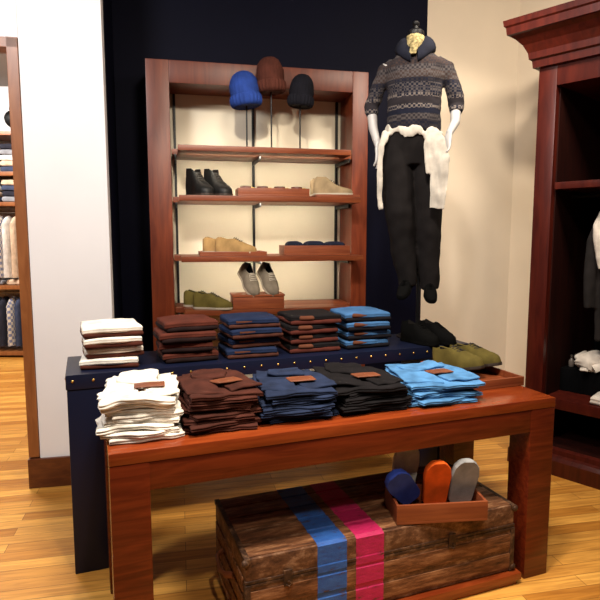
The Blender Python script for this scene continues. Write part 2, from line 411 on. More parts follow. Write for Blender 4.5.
# ------------------------------------------------------------------ shoes
WT0 = [(0, .30), (.03, .56), (.1, .74), (.35, .70), (.65, 1), (.85, .86), (.95, .6), (1, .28)]
WTS = [(0, .42), (.04, .68), (.14, .86), (.4, .92), (.68, 1), (.84, .92), (.94, .68), (1, .36)]
HT = {'low': [(0, .86), (.08, 1.0), (.3, .86), (.48, .92), (.62, .72), (.82, .5), (.95, .36), (1, .22)],
      'boot': [(0, 1.5), (.08, 1.72), (.34, 1.68), (.46, 1.30), (.6, .88), (.82, .60), (.95, .44), (1, .26)],
      'slip': [(0, .42), (.08, .50), (.3, .46), (.45, .60), (.62, .58), (.82, .48), (.95, .36), (1, .22)]}
def shoe(name, label, loc, rot, up, solem, L=.28, W=.048, Hh=.075, style='low', lace=None, group=None, cat='shoe', root=True, parent=None):
    if root: s = thing(name, label, cat, loc, rot, group)
    WT = WTS if style == 'slip' else WT0
    N = 22; rings = []; op = []
    o1 = .40 if style == 'boot' else (.44 if style == 'low' else .42)
    for i in range(N+1):
        tt = i/N; w = W*interp(WT, tt); h = Hh*interp(HT[style], tt); y = L*(.5-tt)
        o = max(0, min(1, (tt-.03)/.05))*max(0, min(1, (o1-tt)/.06))
        zf = Hh*.3
        half_c = [(1, 0), (1.04, .3), (.93, .68), (.62, .93), (.40, .985), (.2, 1.0)]
        wr_ = .80 if style != 'boot' else .86
        half_o = [(1, 0), (1.04, .3), (.95, .7), (wr_, 1.0), (wr_-.14, .97), (wr_-.2, zf/h)]
        half = [((1-o)*c[0]+o*q[0], (1-o)*c[1]+o*q[1]) for c, q in zip(half_c, half_o)]
        mid = (0, (1-o)+o*zf/h)
        pr = [(a, b) for a, b in half]+[mid]+[(-a, b) for a, b in reversed(half)]
        rings.append([Vector((a*w, y, b*h+.012)) for a, b in pr]); op.append(o)
    bm = bmesh.new(); vr = loft(bm, rings)
    idx = {}
    for i, r in enumerate(vr):
        for j, v in enumerate(r): idx[v] = (i, j)
    for f in bm.faces:
        f.material_index = 0
        ii = [idx[v] for v in f.verts if v in idx]
        if ii and all(4 <= j <= 8 for _, j in ii) and all(op[i] > .4 for i, _ in ii): f.material_index = 1
    lin = solem if style == 'slip' else M_ink
    if root:
        obj('upper', bm, [up, lin], s)
    else:
        s = obj(name, bm, [up, lin], parent, loc=loc, rot=rot)
    bm = bmesh.new(); pts = []
    for i in range(N+1):
        tt = i/N; pts.append((W*interp(WT, tt)*1.07, L*1.02*(.5-tt)))
    out = pts+[(-a, b) for a, b in reversed(pts)]
    loft(bm, [[Vector((a*.96, b*.985, 0)) for a, b in out], [Vector((a, b, .005)) for a, b in out], [Vector((a, b, .016)) for a, b in out]])
    obj('sole', bm, solem, s, smooth=False)
    if lace:
        bm = bmesh.new(); path = []
        for q in range(5):
            tt = .46+q*.045; h = Hh*interp(HT[style], tt)+.012; y = L*(.5-tt); w = W*interp(WT, tt)
            row = [(-.5*w, y, h*.955), (-.25*w, y, h+.0), (0, y-.003, h+.004), (.25*w, y, h), (.5*w, y, h*.955)]
            path += row if q % 2 == 0 else row[::-1]
        tube(bm, path, .0032, 8, Vector((0, 1, 0)))
        obj('laces', bm, lace, s)
    return s
def tray(name, label, loc, rotz, w, d, h, mat=None, group=None, th=.012):
    mat = mat or W_tray
    s = thing(name, label, 'tray', loc, rotz, group)
    obj('base', B(-w/2, w/2, -d/2, d/2, 0, th, .002), mat, s)
    for y in (-d/2, d/2-th): obj('side_panel', B(-w/2, w/2, y, y+th, th, h, .002), mat, s)
    for x in (-w/2, w/2-th): obj('side_panel', B(x, x+th, -d/2+th, d/2-th, th, h, .002), mat, s)
    return s
SU_olive = fabric('olive_suede', (.098, .076, .018)); SU_tan = fabric('tan_suede', (.30, .185, .075)); SU_beige = fabric('beige_suede', (.24, .175, .10))
SU_black = plain('black_leather', (.005, .005, .005), .5, spec=.25); SU_grey = fabric('taupe_canvas', (.17, .14, .105)); SO_dark = plain('dark_sole', (.025, .015, .010), .6); SO_pale = plain('pale_rubber', (.34, .29, .22), .6)
SU_matt = plain('matt_black_suede', (.003, .003, .003), .9, spec=.05)
LACE_D = plain('dark_lace', (.02, .015, .01), .8); LACE_W = plain('pale_lace', (.42, .37, .30), .8)

# olive shoes on the tray at the right end of the table
tp = tab(1.815, .455, TH+.001)
tray('wooden_tray', 'shallow wooden tray under the olive suede shoes at the right end of the table', tp, TA, .29, .48, .045)
q = tab(1.765, .475, TH+.036); shoe('suede_shoe', 'left of the two olive suede shoes in the tray on the table end', q, (R(-14), 0, TA+R(16)), SU_olive, SO_dark, .30, .053, .125, 'low', LACE_D, 'olive suede shoe pair')
q = tab(1.897, .505, TH+.036); shoe('suede_shoe', 'right of the two olive suede shoes in the tray on the table end', q, (R(-14), 0, TA+R(16)), SU_olive, SO_dark, .30, .053, .125, 'low', LACE_D, 'olive suede shoe pair')

# ------------------------------------------------------------------ goods on the wall unit
def on_shelf(px, k, depth=-.05):
    p = at_plane(px, [150, 195, 255, 308][k], uni(0, depth), UA); p.z = SH[k]+.001; return p
def beanie(label, short, px, py0, py1, wpx, col, tilt):
    base = on_shelf(px, 0, -.135)
    top = at_plane(px, py0, base, UA); bot = at_plane(px, py1, base, UA)
    hh = top.z-bot.z; rr = wpx/2*base.y/F
    st = thing('hat_stand', 'slim black rod stand under the '+short+' beanie', 'hat stand', base, 0, 'hat stands on the top shelf')
    obj('foot', lathe(bmesh.new(), [(.035, 0), (.035, .005), (.012, .009)], 20), M_black, st)
    obj('rod', tube(bmesh.new(), [(0, 0, .008), (0, 0, bot.z-base.z+hh*.35)], .0055, 10), M_black, st)
    obj('cap_pad', sphere(bmesh.new(), (0, 0, bot.z-base.z+hh*.38), rr*.45, (1, 1, .5)), M_black, st)
    hat = thing('beanie', label, 'hat', (bot.x, bot.y, bot.z), (0, tilt, 0), 'hats on the top shelf')
    m = fabric('wool_'+short.replace(' ', '_'), col, scale=120, bump=.7)
    prof = [(rr*.92, hh*.20), (rr*.98, hh*.32), (rr*.99, hh*.46), (rr*.95, hh*.62), (rr*.85, hh*.77), (rr*.67, hh*.89), (rr*.43, hh*.965), (rr*.2, hh*.99), (rr*.05, hh)]
    bm = lathe(bmesh.new(), prof, 96, rib=.0012, nr=24)
    for v in bm.verts:
        nv = noise.noise(Vector((v.co.x*14+px, v.co.y*14, v.co.z*22))); v.co.x *= 1+.07*nv; v.co.y *= 1+.07*nv
    obj('crown', bm, m, hat)
    bm = bmesh.new(); prof = [(rr*.70, .006), (rr*.84, 0), (rr*.97, hh*.03), (rr*1.05, hh*.10), (rr*1.07, hh*.22), (rr*1.04, hh*.29), (rr*.97, hh*.31), (rr*.86, hh*.30)]
    obj('cuff', lathe(bm, prof, 96, rib=.0028, nr=24), m, hat)
beanie('royal blue slouchy knit beanie, leftmost of the three hats', 'royal blue', 247, 71, 107, 29, (.013, .036, .18), R(-8))
beanie('rusty brown knit beanie standing tallest of the three hats', 'rusty brown', 271.5, 57, 93, 27, (.062, .018, .012), R(-4))
beanie('plain black knit beanie, rightmost of the three hats', 'black', 300, 74, 107, 24, (.006, .006, .010), R(6))

for i, px in enumerate((200, 218)):
    shoe('ankle_boot', ['left', 'right'][i]+' black leather ankle boot of the pair on the second shelf', on_shelf(px, 1), (0, 0, UA+R(30)), SU_black, SO_dark, .27, .062, .108, 'boot', LACE_D, 'black ankle boot pair', 'boot')
tray('wooden_tray', 'shallow wooden tray of belts in the middle of the second shelf', on_shelf(272, 1, -.09), UA, .50, .2, .055)
M_rust = plain('rust_leather', (.10, .025, .012), .5)
for i in range(4):
    p = on_shelf(246+i*17, 1, -.09); p.z += .014
    s = thing('belt', 'rolled brown leather belt in the middle tray, %s from the left' % ['first', 'second', 'third', 'fourth'][i], 'belt', p, UA, 'rolled belts in the tray')
    bm = bmesh.new(); pts = []
    for k in range(60):
        an = k*.3; r = .014+.0022*an*.8; pts.append((math.cos(an)*r, math.sin(an)*r, .030))
    tube(bm, pts, [(.028, .0022)]*60, 8, Vector((0, 0, 1))); obj('strap', bm, M_rust, s)
    obj('buckle', box(bmesh.new(), .034, .06, -.01, .01, .012, .052, .003), M_brass, s)
tray('wooden_tray', 'flat wooden tray under the beige desert boots on the second shelf', on_shelf(334, 1, -.08), UA, .32, .24, .018)
for i, (px, dp) in enumerate(((329, .0), (333, -.13))):
    p = on_shelf(px, 1, dp); p.z += .014
    shoe('desert_boot', ['rear', 'front'][i]+' beige suede desert boot of the pair on the right of the second shelf', p, (0, 0, UA+R(74)), SU_beige, SO_pale, .28, .050, .070, 'boot', LACE_D, 'beige desert boot pair', 'boot')
tray('wooden_tray', 'flat wooden tray under the tan suede shoes on the third shelf', on_shelf(232, 2, -.07), UA, .46, .26, .03)
for i, (px, dp) in enumerate(((223, .0), (236, -.125))):
    p = on_shelf(px, 2, dp); p.z += .014
    shoe('suede_shoe', ['rear', 'front'][i]+' tan suede shoe of the pair on the third shelf', p, (0, 0, UA+R(72)), SU_tan, SO_pale, .29, .050, .105, 'low', LACE_D, 'tan suede shoe pair')
tray('wooden_tray', 'deep wooden tray holding dark folded scarves on the third shelf', on_shelf(314, 2, -.08), UA, .48, .22, .07)
M_glove = fabric('dark_navy_wool', (.008, .010, .022))
for i in range(3):
    p = on_shelf(294+i*20, 2, -.08); p.z += .013
    s = thing('folded_scarf', 'dark navy folded scarf in the deep tray, %s from the left' % ['first', 'second', 'third'][i], 'scarf', p, UA+R(4*i-4), 'dark scarves in the deep tray')
    obj('body', slab(.135, .17, .085, 80+i, .010, .01), M_glove, s)
    bm = bmesh.new(); pts = []
    for k in range(19): pts.append((-.05+k*.0055, -.083-.006*(k % 2), .045+.02*(k % 2)))
    tube(bm, pts, .003, 6); obj('fringe', bm, M_glove, s)
p = on_shelf(257, 3, -.10)
s = thing('wooden_box', 'wooden display box under the taupe canvas shoes on the lowest shelf', 'box', p, UA)
obj('body', B(-.18, .18, -.10, .10, 0, .085, .003), W_tray, s)
obj('lid', B(-.185, .185, -.105, .105, .086, .1, .003), W_tray, s)
for i, px in enumerate((248, 267)):
    pp = on_shelf(px, 3, -.10); pp.z += .165
    shoe('canvas_shoe', ['left', 'right'][i]+' taupe canvas shoe propped toe-down on the wooden box', pp, (R(42), 0, UA+R(24)), SU_grey, SO_pale, .26, .053, .095, 'low', LACE_W, 'taupe canvas shoe pair')
for i, (px, dp) in enumerate(((203, .0), (213, -.14))):
    shoe('suede_shoe', ['rear', 'front'][i]+' olive shoe of the pair on the lowest shelf', on_shelf(px, 3, dp), (0, 0, UA+R(68)), SU_olive, SO_pale, .28, .052, .11, 'low', LACE_D, 'olive shoes on the lowest shelf')

# ------------------------------------------------------------------ trunk under the table
K0 = Vector((-.24, 2.02, 0))+ex*.035; KL, KD, KZ0, KZ1 = 1.27, .53, .060, .375
s = thing('wooden_platform', 'low reddish wooden platform under the old trunk', 'platform', K0, TA)
obj('board', B(.0, KL+.03, -.030, KD, .024, .057, .003), W_tabletop, s)
for y in (-.02, KD-.04): obj('runner', B(.02, KL+.01, y, y+.03, 0, .0235, .002), W_tabletop, s)
M_trf = trunk_mat('trunk_front_hide', (.026, .010, .006), (.120, .052, .025), (.36, .21, .12), (2.0, 3, 3.5), 6, (.34, .50, .68), .72)
M_sl = trunk_mat('trunk_slat_wood', (.030, .011, .005), (.145, .056, .023), (.36, .18, .085), (1.3, 7, 8), 5, (.34, .50, .68), .72)
M_iron = trunk_mat('worn_dark_binding', (.016, .008, .005), (.045, .021, .012), (.15, .078, .040), (6, 6, 6), 4)
M_blue = trunk_mat('blue_paint_stripe', (.060, .035, .028), (.018, .078, .31), (.032, .13, .44), (2, 5, 5), 8, (.36, .43, .7), .75)
M_pink = trunk_mat('pink_paint_stripe', (.095, .025, .022), (.37, .010, .075), (.50, .016, .11), (2, 5, 5), 8, (.36, .43, .7), .75)
s = thing('trunk', 'old brown travel trunk with blue and pink stripes, under the wooden table', 'trunk', K0, TA)
zs = KZ1-.10
SLY = (.012, .118, .224, .330, .436)
obj('body', B(0, KL, 0, KD, KZ0, zs-.002, .008), M_trf, s)
obj('lid', B(0, KL, 0, KD, zs, KZ1, .012), M_trf, s)
for y in SLY: obj('slat', B(.018, KL-.018, y, y+.085, KZ1-.002, KZ1+.004, .003), M_sl, s)
for z in (KZ0+.018, KZ0+.112): obj('slat', B(.018, KL-.018, -.004, .001, z, z+.070, .002), M_sl, s)
for z in (KZ0+.02, KZ0+.095, KZ0+.17): obj('side_slat', B(-.006, .001, .03, KD-.03, z, z+.06, .003), M_sl, s)
for x in (-.003, KL-.019):
    obj('edge_band', B(x, x+.022, -.006, KD+.003, KZ1-.016, KZ1+.003, .003), M_iron, s)
    obj('edge_band', B(x, x+.022, -.006, .02, KZ0, zs-.004, .003), M_iron, s)
obj('rim_band', B(-.002, KL+.002, -.0035, .01, zs-.0, zs+.012, .002), M_iron, s)
obj('rim_band', B(-.002, KL+.002, -.0035, .01, zs-.016, zs-.003, .002), M_iron, s)
for x in (.0, KL):
    for z in (KZ0+.018, KZ1-.014):
        bm = sphere(bmesh.new(), (x, 0, z), .016, (1, .8, 1)); obj('corner_cap', bm, M_iron, s)
for x in (.17, .93):
    l = obj('latch', box(bmesh.new(), x-.018, x+.018, -.010, -.003, zs-.035, zs+.03, .003), M_iron, s)
    obj('hasp', tube(bmesh.new(), [(x-.01, -.013, zs-.025), (x, -.016, zs-.033), (x+.01, -.013, zs-.025), (x, -.013, zs-.012)], .0035, 8), M_iron, l)
obj('handle', tube(bmesh.new(), [(-.008, .17, .22), (-.036, .19, .215), (-.042, .265, .195), (-.036, .34, .215), (-.008, .36, .22)], [(.008, .014)]*5, 10), M_leather, s)
for (nm_, mm, c) in (('blue_stripe', M_blue, .36), ('pink_stripe', M_pink, .53)):
    # a thin coat of paint following the slats and the front boards
    hw = .064; top = []
    for y in reversed(SLY):
        top += [(y+.088, KZ1+.0012), (y+.083, KZ1+.0050), (y+.002, KZ1+.0050), (y-.003, KZ1+.0012)]
    fr = [(-.0025, KZ1-.004), (-.0025, zs+.016), (-.0045, zs+.012), (-.0045, zs-.016), (-.002, zs-.020)]
    for z in (KZ0+.112, KZ0+.018):
        fr += [(-.0018, z+.073), (-.0052, z+.069), (-.0052, z+.002), (-.0018, z-.002)]
    fr += [(-.0018, KZ0+.004)]
    path = [(y, z) for y, z in top]+fr
    back_ = [(y+.004 if z < KZ1-.002 else y, z-.0035 if z > KZ1-.002 else z) for y, z in reversed(path)]
    bm = bmesh.new()
    L_ = [[bm.verts.new((c+sx*hw, y, z)) for y, z in path] for sx in (-1, 1)]
    D_ = [[bm.verts.new((c+sx*hw, y, z)) for y, z in reversed(back_)] for sx in (-1, 1)]
    for i in range(len(path)-1):
        bm.faces.new((L_[0][i], L_[1][i], L_[1][i+1], L_[0][i+1]))
        bm.faces.new((D_[0][i+1], D_[1][i+1], D_[1][i], D_[0][i]))
        for sd in (0, 1): bm.faces.new((L_[sd][i], L_[sd][i+1], D_[sd][i+1], D_[sd][i]))
    obj(nm_, bm, mm, s, smooth=False)

# slippers tray on trunk
p0 = at_z(397, 526, KZ1+.006); p1 = at_z(488, 521, KZ1+.006); ta = math.atan2(p1.y-p0.y, p1.x-p0.x)
TM = ztf((p0+p1)/2, ta); TW = (p1-p0).length; TZ = KZ1+.0065
def tr(x, y, z): return TM @ Vector((x, y, z))
c = tr(0, .105, 0); c.z = TZ
tray('slipper_tray', 'wooden tray of coloured felt slippers on top of the trunk', c, ta, TW, .20, .085, group=None)
SL = [('pale grey', (.50, .48, .43), -.120, .160, 82, -4, .285, .055), ('royal blue', (.035, .07, .40), -.150, .070, 62, 38, .225, .055), ('orange', (.66, .10, .012), -.002, .075, 74, 1, .235, .057), ('light grey', (.26, .26, .265), .122, .08, 74, -3, .235, .057)]
LB = ['pale grey felt slipper standing upright behind the blue slipper', 'royal blue felt slipper leaning left over the corner of its tray', 'bright orange felt slipper standing toe-up in the middle of the tray', 'light grey felt slipper standing toe-up at the right of the tray']
for (cn, col, x, y, pit, roll, L, W), lb in zip(SL, LB):
    m = fabric('felt_'+cn.replace(' ', '_'), col, bump=.3)
    p = tr(x, y, 0); p.z = TZ+.018+L*.5*math.sin(R(pit))*math.cos(R(roll))+(.03 if roll > 20 else 0)
    e = Matrix.Rotation(ta, 4, 'Z') @ Matrix.Rotation(R(-roll), 4, 'Y') @ Matrix.Rotation(R(-pit), 4, 'X')
    shoe('felt_slipper', lb, p, e.to_euler(), m, m, L, W, .085, 'slip', None, 'felt slippers in the tray', 'slipper')

# ------------------------------------------------------------------ mannequin
pc = nav(1.955, .26, NH+.001)
for i in (0, 1):
    q = nav(1.885+i*.11, .11-.015*i, NH+.001)
    shoe('dress_shoe', ['left', 'right'][i]+' black dress shoe below the mannequin on the navy table', q, (0, 0, TA+R(18)), SU_matt, SU_matt, .26, .05, .115, 'low', SU_matt, 'black dress shoe pair')
DZ = 1.250-NH
mq = thing('mannequin', 'headless dressed mannequin in a patterned sweater and dark trousers on a rod stand', 'mannequin', pc, R(-14))
cx = -.040
bm = bmesh.new()
tube(bm, [(cx, .0, .90), (cx, 0, 1.03), (cx, 0, 1.15), (cx, 0, 1.28), (cx, .0, 1.36), (cx, .01, 1.41), (cx, .01, 1.44), (cx, .0, 1.50)],
     [(.14, .10), (.13, .09), (.135, .095), (.15, .10), (.13, .09), (.09, .07), (.055, .055), (.05, .055)], 20)
tube(bm, [(cx-.08, 0, .93), (cx-.075, -.03, .50), (-.065, .0, .10), (-.065, -.01, .03)], [.085, .055, .034, .03], 16)
tube(bm, [(cx+.08, 0, .93), (.06, -.01, .50), (.075, .01, .10), (.077, .0, .03)], [.085, .055, .034, .03], 16)
LA = [(cx-.150, .01, 1.345), (cx-.215, .02, 1.24), (cx-.258, .03, 1.12), (cx-.240, -.015, .99), (cx-.205, -.065, .88)]
RA = [(cx+.150, .01, 1.335), (cx+.205, .02, 1.23), (cx+.240, .04, 1.11), (cx+.238, -.025, 1.00), (cx+.205, -.095, .925)]
for P in (LA, RA): tube(bm, P, [.046, .040, .033, .027, .020], 16)
def hand(bm, w, dirv, side, spread):
    w = Vector(w); d = Vector(dirv).normalized(); s = Vector(side).normalized(); n = d.cross(s)
    tube(bm, [w-d*.01, w+d*.03, w+d*.07, w+d*.085], [(.020, .013), (.029, .014), (.034, .012), (.031, .010)], 14, s)
    for q, (o, L) in enumerate(((-.027, .060), (-.009, .072), (.009, .068), (.026, .052))):
        a = w+d*.07+s*o; dd = (d+s*o*spread).normalized()
        b1 = a+dd*L*.5+n*.004; b2 = a+dd*L*.8+n*.014; b3 = a+dd*L+n*.024
        tube(bm, [a, b1, b2, b3], [.0085, .008, .0074, .006], 10, s)
    a = w+d*.03-s*.024
    tube(bm, [a, a+d*.03-s*.022+n*.006, a+d*.055-s*.03+n*.014, a+d*.068-s*.03+n*.018], [.011, .0095, .0085, .0065], 10, s)
hand(bm, LA[-1], (.15, -.12, -1), (-.5, -.85, 0), 5)
hand(bm, RA[-1], (-.20, -.25, -1), (.75, -.6, 0), 5)
obj('body', remeshed(bm, 'body', .0052, 2, dec=.5), M_pale, mq)
bm = lathe(bmesh.new(), [(.044, 1.49), (.049, 1.50), (.048, 1.53), (.034, 1.542), (.014, 1.55), (.013, 1.562), (.02, 1.57), (.02, 1.583), (.010, 1.592), (.002, 1.594)], 24, (cx, .0, 0))
obj('neck_cap', bm, M_black, mq)
bm = bmesh.new()
tube(bm, [(cx, -.005, .945), (cx, -.005, .970), (cx, -.005, 1.07), (cx, -.005, 1.17), (cx, -.005, 1.26), (cx, -.0, 1.335), (cx, .005, 1.385), (cx, .01, 1.42), (cx, .005, 1.455)],
     [(.150, .116), (.160, .124), (.154, .120), (.158, .122), (.168, .124), (.170, .108), (.125, .085), (.085, .078), (.07, .07)], 28)
for P, dz in ((LA, 0), (RA, -.008)):
    sx = -1 if P is LA else 1
    e1, e2 = Vector(P[2]), Vector(P[3])
    tube(bm, [(cx+sx*.12, .005, 1.352), (cx+sx*.172, .010, 1.325+dz), (cx+sx*.208, .018, 1.250+dz), (cx+sx*.236, .026, 1.17+dz), e1, e1.lerp(e2, .25), e1.lerp(e2, .45)], [.044, .047, .046, .045, .045, .043, .036], 18)
obj('sweater', remeshed(bm, 'sweater', .008, 4, wrinkle=.009, seed=3, freq=(9, 9, 14)), knit_mat(), mq)
rg = []; G = .20
bm = bmesh.new()
for k in range(33):
    an = -PI/2+G+(2*PI-2*G)*k/32; fr = max(0, -math.sin(an))
    c_ = Vector((cx+math.cos(an)*(.080-.010*fr**3), .0+math.sin(an)*.088, 1.455-.080*fr**2))
    o_ = Vector((math.cos(an), math.sin(an), 0))
    rg.append([c_+o_*(math.cos(a)*.034)+Vector((0, 0, 1))*(math.sin(a)*.048)-o_*(math.sin(a)*.020) for a in [j*2*PI/14 for j in range(14)]])
loft(bm, rg); obj('shawl_collar', bm, fabric('navy_knit_collar', (.007, .008, .015), scale=120, bump=.5), mq)
M_shirt = fabric('patterned_pale_scarf', (.26, .21, .10), var=.75, blotch=70); M_cr = fabric('cream_knit', (.48, .44, .38), scale=160, bump=.2)
bm = tube(bmesh.new(), [(cx, -.045, 1.385), (cx, -.038, 1.42), (cx, -.022, 1.455), (cx, -.006, 1.492)], [(.035, .060), (.050, .064), (.055, .062), (.052, .054)], 20)
tube(bm, [(cx+.006, -.092, 1.46), (cx-.002, -.106, 1.42), (cx-.008, -.113, 1.375)], [(.022, .012), (.026, .010), (.022, .008)], 12)
obj('scarf', remeshed(bm, 'scarf', .005, 2, .006, 5, None, (30, 30, 20)), M_shirt, mq)
bm = bmesh.new()
tube(bm, [(cx, 0, 1.01), (cx, 0, .93), (cx, 0, .86), (cx, 0, .76)], [(.148, .112), (.170, .124), (.172, .124), (.145, .11)], 24)
tube(bm, [(cx-.080, 0, .90), (cx-.090, -.02, .72), (-.108, -.045, .48), (-.084, -.015, .25), (-.064, -.005, .085), (-.062, -.008, .040)], [(.094, .108), (.096, .104), (.088, .096), (.074, .084), (.060, .070), (.054, .064)], 20)
tube(bm, [(cx+.080, 0, .90), (cx+.090, .005, .72), (.052, .010, .48), (.062, .022, .25), (.074, .022, .075), (.077, .018, .020)], [(.094, .108), (.096, .104), (.088, .096), (.074, .084), (.060, .070), (.054, .064)], 20)
obj('trousers', remeshed(bm, 'trousers', .0075, 3, wrinkle=.010, seed=9, freq=(8, 8, 6)), fabric('black_wool_trousers', (.007, .0055, .0055), scale=200), mq)
bm = bmesh.new(); pts = [(cx+math.cos(k*2*PI/28)*.164, -.005+math.sin(k*2*PI/28)*.130, .945+.012*math.sin(k*2.1)-.018*math.cos(k*2*PI/28)) for k in range(29)]
tube(bm, pts, [(.026+.010*math.sin(k*1.3), .007) for k in range(29)], 12, Vector((0, 0, 1)))
sphere(bm, (cx+.112, -.128, .93), .030, (1.3, .7, 1.1))
sphere(bm, (cx+.085, -.130, .915), .022, (1.1, .7, 1.2))
tube(bm, [(cx+.112, -.135, .94), (cx+.138, -.150, .88), (cx+.158, -.150, .78), (cx+.160, -.146, .66), (cx+.150, -.142, .55), (cx+.146, -.140, .50)], [(.024, .011), (.048, .011), (.056, .011), (.050, .010), (.046, .009), (.040, .007)], 16)
tube(bm, [(cx+.105, -.135, .93), (cx+.095, -.150, .87), (cx+.100, -.150, .78), (cx+.108, -.148, .70)], [(.020, .010), (.030, .010), (.034, .010), (.026, .008)], 14)
tube(bm, [(cx-.15, -.088, .95), (cx-.178, -.118, .87), (cx-.186, -.128, .72), (cx-.180, -.125, .58), (cx-.174, -.118, .50)], [(.022, .010), (.020, .009), (.018, .008), (.017, .008), (.013, .007)], 14)
obj('tied_sweater', remeshed(bm, 'tied_sweater', .0052, 2, wrinkle=.008, seed=21, freq=(26, 26, 7)), M_cr, mq)
for x, y, z in ((-.062, -.060, .012), (.077, -.030, -.008)):
    shoe('shoe', '', (x, y, z), (R(24), 0, R(-14 if x < 0 else 10)), SU_matt, SU_matt, .22, .038, .060, 'low', SU_matt, root=False, parent=mq)
for ch in mq.children: ch.location.z += DZ
obj('base_plate', lathe(bmesh.new(), [(.13, 0), (.13, .006), (.125, .009), (.02, .012)], 36, (.006, .05, 0)), M_black, mq)
obj('support_rod', tube(bmesh.new(), [(.006, .05, .010), (.006, .05, .72+DZ)], .011, 14), M_black, mq)

# ------------------------------------------------------------------ wardrobe on the right
w = thing('wardrobe', 'tall dark red wooden open wardrobe with a stepped crown, at the right edge', 'wardrobe', W0, WA)
WW, WD, WH = 1.75, .88, 2.70
obj('side_panel', B(0, .12, 0, WD, 0, WH, .006), W_dark, w)
obj('side_panel', B(WW-.12, WW, 0, WD, 0, WH, .006), W_dark, w)
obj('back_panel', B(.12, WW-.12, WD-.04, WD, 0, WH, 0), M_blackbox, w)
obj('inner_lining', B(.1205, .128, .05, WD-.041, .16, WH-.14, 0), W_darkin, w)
obj('top_panel', B(.12, WW-.12, .0, WD-.04, WH-.14, WH, .004), W_dark, w)
obj('shelf', B(.129, WW-.121, .02, WD-.041, 1.90, 1.945, .003), W_dark, w)
obj('shelf', B(.129, WW-.121, .02, WD-.041, .43, .50, .003), W_dark, w)
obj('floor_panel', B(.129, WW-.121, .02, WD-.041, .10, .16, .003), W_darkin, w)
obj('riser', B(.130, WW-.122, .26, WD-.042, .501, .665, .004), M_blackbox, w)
bm = bmesh.new(); rg = []
for z, o in ((0, .07), (.10, .07), (.125, .055), (.135, .035), (.165, .03), (.175, .004)):
    rg.append([Vector((-o, -o, z)), Vector((WW+o, -o, z)), Vector((WW+o, -.001, z)), Vector((-o, -.001, z))])
loft(bm, rg); obj('base_moulding', bm, W_dark, w, smooth=False)
bm = bmesh.new(); rg = []
for z, o in ((2.64, .001), (2.645, .03), (2.69, .035), (2.70, .05), (2.74, .055), (2.79, .08), (2.83, .115), (2.85, .14), (2.855, .155), (2.90, .16), (2.91, .17), (2.945, .175)):
    rg.append([Vector((-o, -o, z+.045)), Vector((WW+o, -o, z+.045)), Vector((WW+o, WD, z+.045)), Vector((-o, WD, z+.045))])
loft(bm, rg); obj('crown_moulding', bm, W_dark, w, smooth=False)
obj('clothes_rail', tube(bmesh.new(), [(.129, .30, 1.865), (WW-.121, .30, 1.865)], .014, 16, Vector((0, 0, 1))), M_black, w)
def wr(x, y, z): p = MW @ Vector((x, y, 0)); p.z = z; return p
M_ws = fabric('white_cotton_shirt', (.55, .50, .45)); M_dk = fabric('charcoal_wool', (.014, .012, .012))
def hanging(label, x, col, name, cat, under=None, y=.30):
    s = thing(name, label, cat, wr(x, y, 1.876), WA+R(35))
    bm = bmesh.new(); tube(bm, [(0, 0, .006), (.012, 0, .016), (.0, 0, .024), (-.018, 0, .010), (-.016, 0, -.01), (0, 0, -.025), (0, 0, -.045), (.08, 0, -.065), (.19, 0, -.11), (.08, 0, -.075), (0, 0, -.055), (-.08, 0, -.065), (-.19, 0, -.11)], .004, 8, Vector((0, 1, 0)))
    obj('hanger', bm, M_chrome, s)
    bm = bmesh.new()
    if under:
        tube(bm, [(0, 0, -.035), (0, 0, -.06), (0, 0, -.10), (0, 0, -.16), (0, 0, -.30), (.02, 0, -.42), (.03, 0, -.47)], [(.055, .05), (.08, .055), (.18, .06), (.215, .075), (.20, .085), (.17, .085), (.13, .075)], 24)
        tube(bm, [(-.165, -.02, -.13), (-.205, -.03, -.22), (-.20, -.04, -.36), (-.185, -.045, -.50)], [(.045, .035), (.042, .03), (.036, .026), (.028, .02)], 14)
        tube(bm, [(.165, -.02, -.13), (.215, -.03, -.24), (.225, -.04, -.40), (.21, -.045, -.58)], [(.045, .035), (.042, .03), (.036, .026), (.03, .02)], 14)
        obj('garment', remeshed(bm, 'hung_'+name, .008, 3, .010, x*31, None, (16, 16, 5)), col, s)
        bm = tube(bmesh.new(), [(0, .01, -.20), (0, .01, -.45), (0, .01, -.80), (0, .01, -.98)], [(.18, .07), (.19, .075), (.20, .07), (.195, .065)], 24)
        for sx in (-1, 1): tube(bm, [(sx*.17, .02, -.18), (sx*.225, .02, -.32), (sx*.24, .01, -.55), (sx*.235, .0, -.76)], [(.050, .045), (.048, .043), (.042, .038), (.037, .034)], 14)
        obj('dark_jacket', remeshed(bm, 'hung_dark_layer', .009, 3, .007, x*17, None, (14, 14, 3)), under, s)
    else:
        tube(bm, [(0, 0, -.035), (0, 0, -.06), (0, 0, -.10), (0, 0, -.16), (0, 0, -.45), (0, 0, -.80), (0, 0, -.84)], [(.055, .05), (.08, .055), (.18, .06), (.205, .07), (.195, .075), (.21, .07), (.205, .065)], 24)
        for sx in (-1, 1): tube(bm, [(sx*.17, 0, -.12), (sx*.215, -.005, -.26), (sx*.232, -.01, -.5), (sx*.228, -.015, -.72)], [(.050, .045), (.046, .04), (.038, .034), (.033, .03)], 14)
        obj('garment', remeshed(bm, 'hung_'+name, .009, 4, .006, x*31, None, (14, 14, 2.5)), col, s)
    return s
hanging('loose white shirt draped over a dark jacket hanging in the wardrobe', .53, M_ws, 'hanging_shirt', 'shirt', M_dk)
hanging('charcoal wool jacket hanging alone beside the white shirt in the wardrobe', 1.16, M_dk, 'hanging_jacket', 'jacket')
RZ = .667
s = thing('folded_shirt', 'crumpled white shirt lying on the black riser in the wardrobe', 'shirt', wr(.42, .40, RZ), WA+R(20))
